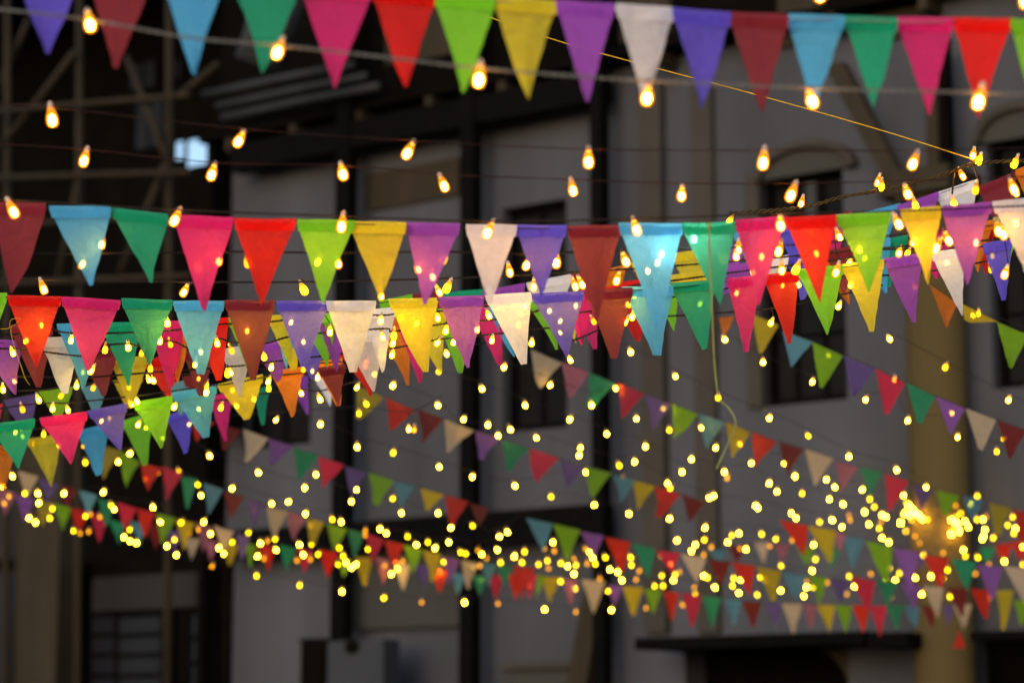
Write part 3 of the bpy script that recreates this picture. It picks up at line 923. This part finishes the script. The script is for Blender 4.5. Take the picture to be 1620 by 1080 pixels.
# mid and far strings: cord path and depths; bulbs are hung on the nearest cord
FAR = [
    # wire radius, depth left, depth right, bulb size, path, label
    (0.0022, 8.69, 8.68, 0.66, "-60 530 0 528 90 527 215 522 345 513 450 511 580 503 700 492 850 466 1000 448 1150 440 1350 410 1620 372", "uppermost twisted wire of bulbs threaded just behind the third pennant row"),
    (0.0022, 8.73, 8.72, 0.66, "-60 556 0 555 150 552 345 540 450 530 600 517 720 510 850 494 1000 480 1150 455 1330 436 1460 420 1640 400", "second twisted wire of bulbs threaded behind the third pennant row"),
    (0.0022, 9.13, 9.3, 0.66, "-60 600 0 598 150 594 350 580 450 572 570 556 650 548 770 530 900 520 1060 500 1250 470 1400 450", "third twisted wire of bulbs just below the third pennant row at the left"),
    (0.0020, 9.6, 10.0, 0.66, "-60 620 50 612 200 604 320 590 430 582 520 570 640 560 720 550 840 530", "dark wire of bulbs over the blue and yellow pennants at the left edge"),
    (0.0020, 9.8, 10.0, 0.66, "-60 656 60 640 200 625 300 615 400 600 480 590 560 580", "dark wire of bulbs over the rising row of pennants at the left edge"),
    (0.0020, 10.0, 10.3, 0.64, "-60 690 60 678 160 656 260 638 350 630 450 625 570 600", "wire of bulbs glowing through pink, violet and lime pennants at left"),
    (0.0020, 11.2, 12.0, 0.62, "-60 728 30 690 130 690 240 682 300 662 440 648 570 640 700 625", "sagging wire of bulbs under the rising pennant row at the left edge"),
    (0.0018, 10.95, 10.8, 0.62, "1500 462 1540 484 1560 490 1640 525", "short wire with two bulbs against the twisted yellow pennant at right"),
    (0.0018, 12.2, 12.6, 0.62, "1380 508 1500 570 1680 660", "right edge string of three spaced bulbs against the dark window"),
    (0.0018, 12.6, 13.4, 0.62, "1100 505 1147 522 1207 556 1285 588 1369 617 1436 650 1515 676 1600 705", "falling string of spaced bulbs along the violet and pink pennants at right"),
    (0.0018, 12.8, 15.0, 0.62, "930 520 1000 545 1069 580 1136 614 1217 646 1279 675 1343 707 1419 730 1490 760", "falling string of spaced bulbs between two pennant rows right of centre"),
    (0.0018, 12.9, 16.0, 0.62, "780 560 870 592 974 610 1049 632 1110 662 1171 690 1241 718 1307 744 1364 760 1440 775", "falling string of bulbs along the longest falling pennant row"),
    (0.0018, 13.2, 16.8, 0.62, "600 575 763 602 831 628 901 652 960 674 1021 694 1079 726 1146 732 1217 750 1312 776 1400 792", "falling string of bulbs just under the longest falling pennant row"),
    (0.0018, 13.4, 17.4, 0.62, "540 585 621 598 693 630 733 652 788 676 849 682 918 700 1004 718 1056 752 1122 774 1195 788 1300 812 1420 815", "falling string of bulbs over the row of yellow and red middle pennants"),
    (0.0018, 13.6, 17.8, 0.62, "400 640 507 660 622 700 695 725 747 742 815 757 927 735 1000 780 1059 808 1115 822 1205 832 1300 846 1400 835", "falling string of bulbs in open space under the yellow and red middle pennants"),
    (0.0018, 14.0, 17.6, 0.62, "250 655 330 710 410 738 482 758 564 764 635 800 713 822 802 832 872 775 940 790 995 800", "falling string of bulbs along the pennant row left of centre"),
    (0.0018, 14.6, 18.2, 0.62, "-60 735 20 744 135 722 205 708 250 738 313 757 367 765 456 785 540 815 611 832 690 850 787 858 875 846 933 860 1000 870 1100 852 1160 838 1227 842 1270 822 1380 800", "string of bulbs curving from left into the upper edge of dense lights"),
    (0.0018, 15.0, 18.6, 0.62, "-60 778 60 770 160 768 242 792 330 830 402 800 490 822 540 858 600 862 690 868 760 868 830 866 910 878 1000 884 1060 884 1120 870 1180 862 1290 868 1390 838 1500 815 1640 805", "long string of bulbs through the upper middle of dense lights"),
    (0.0018, 15.6, 18.8, 0.62, "-60 790 50 812 130 812 205 828 280 842 355 866 412 852 480 868 560 884 630 890 700 885 790 882 900 886 980 900 1060 902 1140 905 1210 908 1290 895 1400 868 1500 860 1640 850", "long string of bulbs through the centre of dense lights at the bottom"),
    (0.0018, 16.2, 18.8, 0.62, "-60 800 70 815 127 835 206 848 275 860 345 882 407 870 474 872 560 892 628 896 700 900 770 880 860 890 940 900 1040 915 1110 908 1170 912 1240 918 1300 912 1400 900 1500 895 1640 878", "long string of bulbs through the lower middle of dense lights"),
    (0.0018, 16.6, 18.6, 0.62, "240 868 335 885 406 900 474 914 541 925 607 934 667 942 735 942 788 944 862 952 911 955 967 953 1022 950 1080 944 1140 926 1200 930 1270 932 1350 920 1420 930 1500 934 1640 936", "lowest string of bulbs hanging under the dense lights"),
]
BULBS = """66 516; 42 540; 21 560; 112 540; 166 555m; 203 551; 224 560d; 265 513; 253 541; 270 546d; 238 585m; 236 602; 243 603; 143 588; 131 590m; 121 612; 23 604; 5 618; 62 634; 36 649d; 83 648; 108 650; 147 615d; 204 614m; 208 640; 217 636; 275 645; 96 627d;
344 545; 318 558; 367 556d; 391 525; 460 511; 480 542; 469 545d; 508 490; 522 527; 309 578; 314 600; 325 611m; 326 622; 360 593m; 365 591; 418 566m; 429 583; 424 605; 425 616m; 368 618d; 402 632; 477 623; 494 588; 502 598; 526 588; 480 585d; 375 643; 349 646m; 315 648; 507 633; 436 665;
602 509; 606 535; 621 545; 623 533m; 580 574; 578 581; 592 593; 620 563; 659 513; 635 503m; 693 505; 705 525; 691 544; 717 543; 707 561; 694 588m; 754 523; 774 501; 778 540; 797 582; 830 486; 824 498m; 820 515m; 564 614; 580 640m; 568 655m;
869 493; 886 509; 887 527; 911 485; 841 544; 903 571; 1004 469; 993 483; 1000 503; 988 511; 940 510d; 1107 482m; 1165 465; 1192 432m; 1238 453; 1263 451; 1343 418; 1346 452; 1368 410m; 1326 486; 1435 402m; 1498 416; 1570 406m; 1568 428d; 1447 455d; 1540 500; 1548 498; 1311 563m; 1219 512; 1361 397m;
24 685; 36 691m; 69 688m; 53 703; 93 705; 160 667; 173 662m; 218 673; 231 677; 257 694m; 205 718; 187 731; 135 732m; 20 754; 132 706d; 299 672; 283 746m; 250 748d; 230 758m;
1147 538; 1207 574; 1285 605; 1369 633; 1436 666; 1515 692; 1577 715m; 1588 694m; 1408 537; 1495 582m; 1595 634; 998 558; 1069 596; 1136 630m; 1217 662; 1279 690m; 1343 723; 1419 744; 1465 771; 1415 602; 1506 654;
870 610; 974 615; 1049 647; 1110 677; 1171 703; 1189 733; 1241 733; 1307 759; 1364 775; 1429 784; 763 616; 831 642; 901 664; 936 642; 960 687; 1021 707; 1079 747; 1146 747; 1150 757d; 1217 765; 1269 781m; 1312 790; 1334 798; 1376 790m; 1258 754; 1321 771; 1229 778;
621 611; 693 642; 733 664; 788 690; 849 693; 918 709; 916 721; 980 737m; 1004 731; 1056 765; 1060 773m; 1122 788; 1129 785; 1195 800; 1199 804; 1132 709; 1094 727; 1059 681m; 1007 663; 808 680; 772 673; 927 747; 726 687d; 655 681d; 985 757d;
507 672; 565 708; 622 717m; 647 680; 695 739; 747 755; 564 775; 556 794; 621 789m; 635 812; 693 812; 713 835; 748 832m; 815 769; 872 786m; 940 799; 995 813; 1059 821; 803 842; 790 849; 710 858; 1115 835; 332 722;
4 770; 14 786d; 39 781m; 60 781; 61 796; 101 781; 163 779; 46 820; 56 827; 83 805m; 79 820m; 116 840m; 135 817m; 127 844d; 140 841d; 158 818d; 143 814d; 176 800m; 181 806; 196 850; 206 856; 216 859; 205 838m; 242 803; 254 826; 264 864; 7 797d;
313 767m; 318 784; 367 773; 409 748; 500 751; 482 772; 430 797; 456 794; 402 808d; 483 813; 491 832m; 276 854m; 279 878; 286 827m; 314 838d; 300 843d; 322 826; 333 845; 346 867; 354 876; 367 858m; 335 896d; 393 843m; 412 860; 407 880; 417 884d; 423 856d; 435 853m; 437 870; 474 862; 493 861m; 480 878; 470 887d; 491 885d; 503 877m; 406 911m;
526 822m; 540 826; 537 867m; 578 840d; 578 847d; 601 837; 611 844; 645 849m; 659 862; 677 858m; 688 867; 543 880m; 535 893m; 547 890; 556 898; 563 893; 582 869m; 626 890; 628 900; 619 908; 637 888d; 696 904; 692 912m; 702 889m; 729 874m; 737 876m; 756 871d; 762 877; 770 884d; 749 898m; 759 895d; 787 870; 792 890m; 814 880; 761 917m; 541 936; 607 946m; 667 953d; 735 953; 788 955d; 474 926m; 608 895d;
813 881; 826 890m; 830 873m; 852 893m; 866 887m; 868 899d; 875 858; 877 872d; 861 868d; 887 891m; 908 884d; 898 896; 911 894m; 908 908; 887 920m; 905 929m; 910 931; 927 869d; 933 873; 938 882; 942 892m; 929 892d; 958 882m; 965 901; 977 905; 984 918; 998 882m; 999 894m; 979 878d; 1011 903d; 1006 917d; 949 916d; 962 935m; 967 965; 862 964; 911 968d; 1022 962d; 838 927m; 1046 880d; 1061 892; 1047 911m; 1036 927m; 1049 927m; 1065 918; 1068 909m;
1071 855; 1114 854m; 1125 866d; 1100 862; 1094 872; 1113 878d; 1151 858; 1158 847m; 1169 844; 1205 845m; 1227 853m; 1218 864d; 1171 868d; 1180 869; 1252 812; 1259 820; 1266 834d; 1253 855d; 1287 862; 1290 885m; 1285 903; 1297 826m; 1317 823; 1332 834; 1236 895m; 1075 905d; 1098 929d; 1100 940m; 1113 911; 1119 914m; 1131 929; 1161 915m; 1172 917; 1159 927m; 1169 938; 1203 913m; 1210 918m; 1222 922d; 1198 941m; 1235 934; 1261 918d; 1276 920d; 1276 929; 1272 943; 1287 929m; 1308 922d; 1080 957d; 1138 913d;
1383 802m; 1368 810; 1395 815; 1402 818; 1343 816d; 1345 823d; 1448 848d; 1455 859d; 1375 830; 1391 836m; 1395 851; 1406 858; 1394 826d; 1349 868d; 1401 875d; 1461 878m; 1492 875d; 1524 870; 1527 880m; 1547 882m; 1565 893d; 1589 888; 1618 865; 1618 893m; 1543 908d; 1407 899m; 1423 907m; 1401 918; 1416 918; 1448 914; 1473 912; 1492 915m; 1499 902m; 1458 940; 1485 934d; 1503 944m; 1566 945m; 1344 912m; 1352 928; 1410 944d; 1378 908d; 1340 940d;
1536 797; 1546 785m; 1560 818d; 1546 822m; 1555 822; 1556 848; 1554 853; 1558 838; 1571 851m; 1594 831m; 1602 818m; 1607 836; 1604 844m; 1527 825; 1532 834; 1512 800d"""

BM = {}


def bulb_mesh(kind):
    if kind in BM:
        return BM[kind]
    prof = [(0.0, 0.0084), (-0.010, 0.0104), (-0.020, 0.0127), (-0.030, 0.0142), (-0.042, 0.0148), (-0.053, 0.0136), (-0.059, 0.0086), (-0.060, 0.0)]
    v, f, S = [], [], 8
    for z, r_ in prof[:-1]:
        v += [(r_ * math.cos(2 * math.pi * k / S), r_ * math.sin(2 * math.pi * k / S), z) for k in range(S)]
    v.append((0, 0, -0.060))
    for i in range(len(prof) - 2):
        for k in range(S):
            k2 = (k + 1) % S
            f.append((i * S + k2, i * S + k, (i + 1) * S + k, (i + 1) * S + k2))
    t = (len(prof) - 2) * S
    for k in range(S):
        f.append((t + (k + 1) % S, t + k, len(v) - 1))
    me = bpy.data.meshes.new("bulb_" + kind)
    me.from_pydata(v, [], f)
    me.polygons.foreach_set("use_smooth", [True] * len(me.polygons))
    me.materials.append(GL[kind][0])
    BM[kind] = me
    return me


CM = {}


def core_mesh(kind):
    if kind in CM:
        return CM[kind]
    v, f, S, K_ = [], [], 6, 4
    for i in range(1, K_):
        t = math.pi * i / K_
        v += [(0.0090 * math.sin(t) * math.cos(2 * math.pi * k / S), 0.0090 * math.sin(t) * math.sin(2 * math.pi * k / S), -0.0385 + 0.0175 * math.cos(t)) for k in range(S)]
    v += [(0, 0, -0.021), (0, 0, -0.056)]
    for i in range(K_ - 2):
        for k in range(S):
            f.append((i * S + (k + 1) % S, i * S + k, (i + 1) * S + k, (i + 1) * S + (k + 1) % S))
    for k in range(S):
        f.append((k, (k + 1) % S, len(v) - 2))
        f.append(((K_ - 2) * S + (k + 1) % S, (K_ - 2) * S + k, len(v) - 1))
    me = bpy.data.meshes.new("core_" + kind)
    me.from_pydata(v, [], f)
    me.polygons.foreach_set("use_smooth", [True] * len(me.polygons))
    me.materials.append(GL[kind][1])
    CM[kind] = me
    return me


sm = MB()
sm.tube([(0, 0, 0.022), (0, 0, 0.016), (0, 0, 0.015), (0, 0, -0.001)], [0.0035, 0.0045, 0.0075, 0.0070], 8)
SOCK = bpy.data.meshes.new("socket")
SOCK.from_pydata(sm.v, [], sm.f)
SOCK.polygons.foreach_set("use_smooth", [True] * len(SOCK.polygons))
SOCK.materials.append(M['socket'])


def parse_path(s):
    q = [float(z) for z in s.split()]
    return list(zip(q[0::2], q[1::2]))


def path_y(path, x):
    if x <= path[0][0]:
        return path[0][1]
    for (a, ya), (b, yb) in zip(path, path[1:]):
        if x <= b:
            return ya + (yb - ya) * (x - a) / (b - a)
    return path[-1][1]


def parse_bulbs(s, default):
    out = []
    for q in s.replace("\n", " ").split(";"):
        q = q.split()
        if not q:
            continue
        k = default
        if q[1][-1] in "mdbnsc":
            k, q[1] = q[1][-1], q[1][:-1]
        out.append((float(q[0]), float(q[1]), k))
    return out


def light_string(label, mat, r_strand, r_tw, pitch, path, dep, size, bulbs, rnd, twist=True, blend=0.5):
    bulbs = sorted(bulbs)
    x0, y0 = path[len(path) // 2]
    root = empty("light_string", P(x0, y0, dep(x0)))
    tag(root, label, "light string", "strings of lit bulbs")
    base = root.location
    drop = 0.042 * size
    knots = []
    for x, y, k in bulbs:
        d = dep(x)
        cy_ = path_y(path, x)
        top = y - drop * FPX / d
        yk = cy_ + (top - cy_) * blend if abs(top - cy_) < 60 else cy_
        if not knots or x - knots[-1][0] > 14:
            knots.append((x, yk))
        cord_y = knots[-1][1]
        cp = P(knots[-1][0], cord_y, d)
        tp = P(x, y, d) + Vector((0, 0, 1)) * 0
        # bulb hangs with a little lean
        lean = rnd.uniform(-0.5, 0.5)
        lean2 = rnd.uniform(-0.5, 0.5)
        rot = Euler((lean2, lean, rnd.uniform(0, 6.28) * 0), 'XYZ')
        o = bpy.data.objects.new("bulb", bulb_mesh(k))
        s_ = size * rnd.uniform(0.9, 1.08)
        o.scale = (s_ * 1.04, s_ * 1.04, s_ * 0.87)
        o.rotation_euler = rot
        off = rot.to_matrix() @ Vector((0, 0, -0.038 * s_))
        o.location = tp - off - base
        link(o, root)
        so = bpy.data.objects.new("socket", SOCK)
        link(so, o)
        link(bpy.data.objects.new("glowing_core", core_mesh(k)), o)
        q = tp - off + rot.to_matrix() @ Vector((0, 0, 0.02 * s_))
        mid = q.lerp(cp, 0.5) + Vector((0, 0, 0.004))
        MB().tube([q - base, mid - base, cp - base], r_strand * 0.9, 4).build("lead", M['wire'], root)
    pts = []
    kx = [k_[0] for k_ in knots]
    for x, y in path:
        if all(abs(x - a) > 45 for a in kx):
            pts.append((x, y))
    pts = sorted(pts + knots)
    pix = [(x, y, dep(x)) for x, y in pts]
    cp = [q - base for q in cord_pts(pix, 4 * len(pix))]
    if twist:
        twisted(cp, r_strand, r_tw, pitch, M[mat], root)
    else:
        MB().tube(cp, r_strand, 5).build("cord", M[mat], root, True)
    return root


rnd = random.Random(3)
for mat, rs_, rt, pitch, d, size, path, bulbs, label in NEAR:
    light_string(label, mat, rs_, rt, pitch, parse_path(path), (lambda x, d=d: d), size, parse_bulbs(bulbs, 'n'), rnd, blend=0.0)

lines = []
for rc, d0, d1, size, path, label in FAR:
    p_ = parse_path(path)
    xa, xb = p_[0][0], p_[-1][0]
    lines.append([rc, size, p_, label, (lambda x, a=xa, b=xb, d0=d0, d1=d1: 1.0 / ((1 - min(1, max(0, (x - a) / (b - a)))) / d0 + min(1, max(0, (x - a) / (b - a))) / d1)), []])
for x, y, k in parse_bulbs(BULBS, 'b'):
    best = None
    for ln in lines:
        a, b = ln[2][0][0], ln[2][-1][0]
        d = ln[4](x)
        gapx = max(0, a - x, x - b)
        dy = (y - 0.042 * ln[1] * FPX / d) - path_y(ln[2], x)
        cost = abs(dy) + (0.5 * -dy if dy < 0 else 0) + 2.0 * gapx + 0.6 * sum(1 for z in ln[5] if abs(z[0] - x) < 8) * 12
        if best is None or cost < best[0]:
            best = (cost, ln)
    best[1][5].append((x, y, k))
for rc, size, p_, label, dep, bl in lines:
    if not bl:
        print("EMPTY STRING", label)
        continue
    print(len(bl), label)
    light_string(label, 'wire', rc, rc * 1.2, 0.028, p_, dep, size, bl, rnd, twist=dep(400) < 10.5)

# string of bulbs wound round the column
CW = "1438 800; 1432 812; 1445 806; 1440 815; 1446 812; 1425 827; 1433 840m; 1453 815; 1459 821; 1467 822m; 1430 815m; 1511 826; 1505 822; 1515 829; 1512 818m; 1505 845; 1517 840; 1509 836m; 1520 812m; 1434 795m; 1499 815d; 1442 822m"
cb = []
a, b, c, d = rect(1444, 500, 1531, 1100, 0.30)
crad = (b - a) / 2
centre = WO + WU * ((a + b) / 2) - WN * 0.30


def col_depth(x):
    # just in front of the round column, as the string passes round it
    best, dd = None, 18.0
    while dd < 26:
        p = P(x, 820, dd)
        q = Vector((p.x - centre.x, p.y - centre.y))
        if q.length < crad + 0.08:
            return dd
        m_ = q.length
        if best is None or m_ < best[0]:
            best = (m_, dd)
        dd += 0.02
    return best[1]


light_string("tangle of bright bulbs wound round the tan column at the right", 'gold', 0.003, 0.003, 0.03,
             [(1420, 800), (1440, 792), (1487, 806), (1520, 808), (1536, 800)], col_depth, 0.56, parse_bulbs(CW, 's'), rnd, twist=False)

# ------------------------------------------------------------------ twine, ribbon and loose thread
tw = empty("twine", P(1160, 140, 8.7))
tag(tw, "thin gold twine stretched diagonally from the topmost pennants to the right edge", "twine")
q = cord_pts([(740, 15, 8.9), (870, 61, 8.85), (1000, 98, 8.8), (1200, 151, 8.75), (1400, 208, 8.7), (1545, 254, 8.62)], 60)
MB().tube([p - tw.location for p in q], 0.0022, 6).build("strand", M['gold'], tw, True)
MB().tube([P(1545, 254, 8.62) - tw.location + Vector((0, 0, 0.012)), P(1552, 258, 8.62) - tw.location], [0.009, 0.006], 8).build("knot", M['gold'], tw, True)

rb = empty("ribbon", P(1125, 362, 7.25))
tag(rb, "pale green raffia ribbon hanging from the green pennant right of centre", "ribbon")
q = cord_pts([(1122, 358, 7.27), (1123, 400, 7.25), (1125, 450, 7.23), (1128, 520, 7.2), (1131, 580, 7.18), (1138, 628, 7.15), (1153, 645, 7.12), (1163, 662, 7.1), (1162, 680, 7.08), (1150, 706, 7.05), (1134, 741, 7.0)], 60)
m = MB()
for p in q:
    m.v += [tuple(p - CR * 0.0032 - rb.location), tuple(p + CR * 0.0022 + CF * 0.003 - rb.location)]
m.f = [(2 * i, 2 * i + 1, 2 * i + 3, 2 * i + 2) for i in range(len(q) - 1)]
m.build("strip", M['ribbon'], rb, True)
MB().tube([q[0] - rb.location + Vector((0, 0, 0.01)), q[1] - rb.location], [0.006, 0.004], 8).build("knot", M['ribbon'], rb, True)

th = empty("loose_thread", P(16, 516, 8.5))
tag(th, "loop of loose golden thread tied on the wire at the left edge", "thread")
q = cord_pts([(0, 520, 8.5), (14, 519, 8.5), (16, 508, 8.48), (22, 504, 8.46), (32, 504, 8.46), (26, 512, 8.5), (17, 520, 8.5), (22, 545, 8.48), (32, 575, 8.46), (40, 598, 8.45), (47, 609, 8.45)], 60)
MB().tube([p - th.location for p in q], 0.0011, 5).build("strand", M['gold'], th, True)
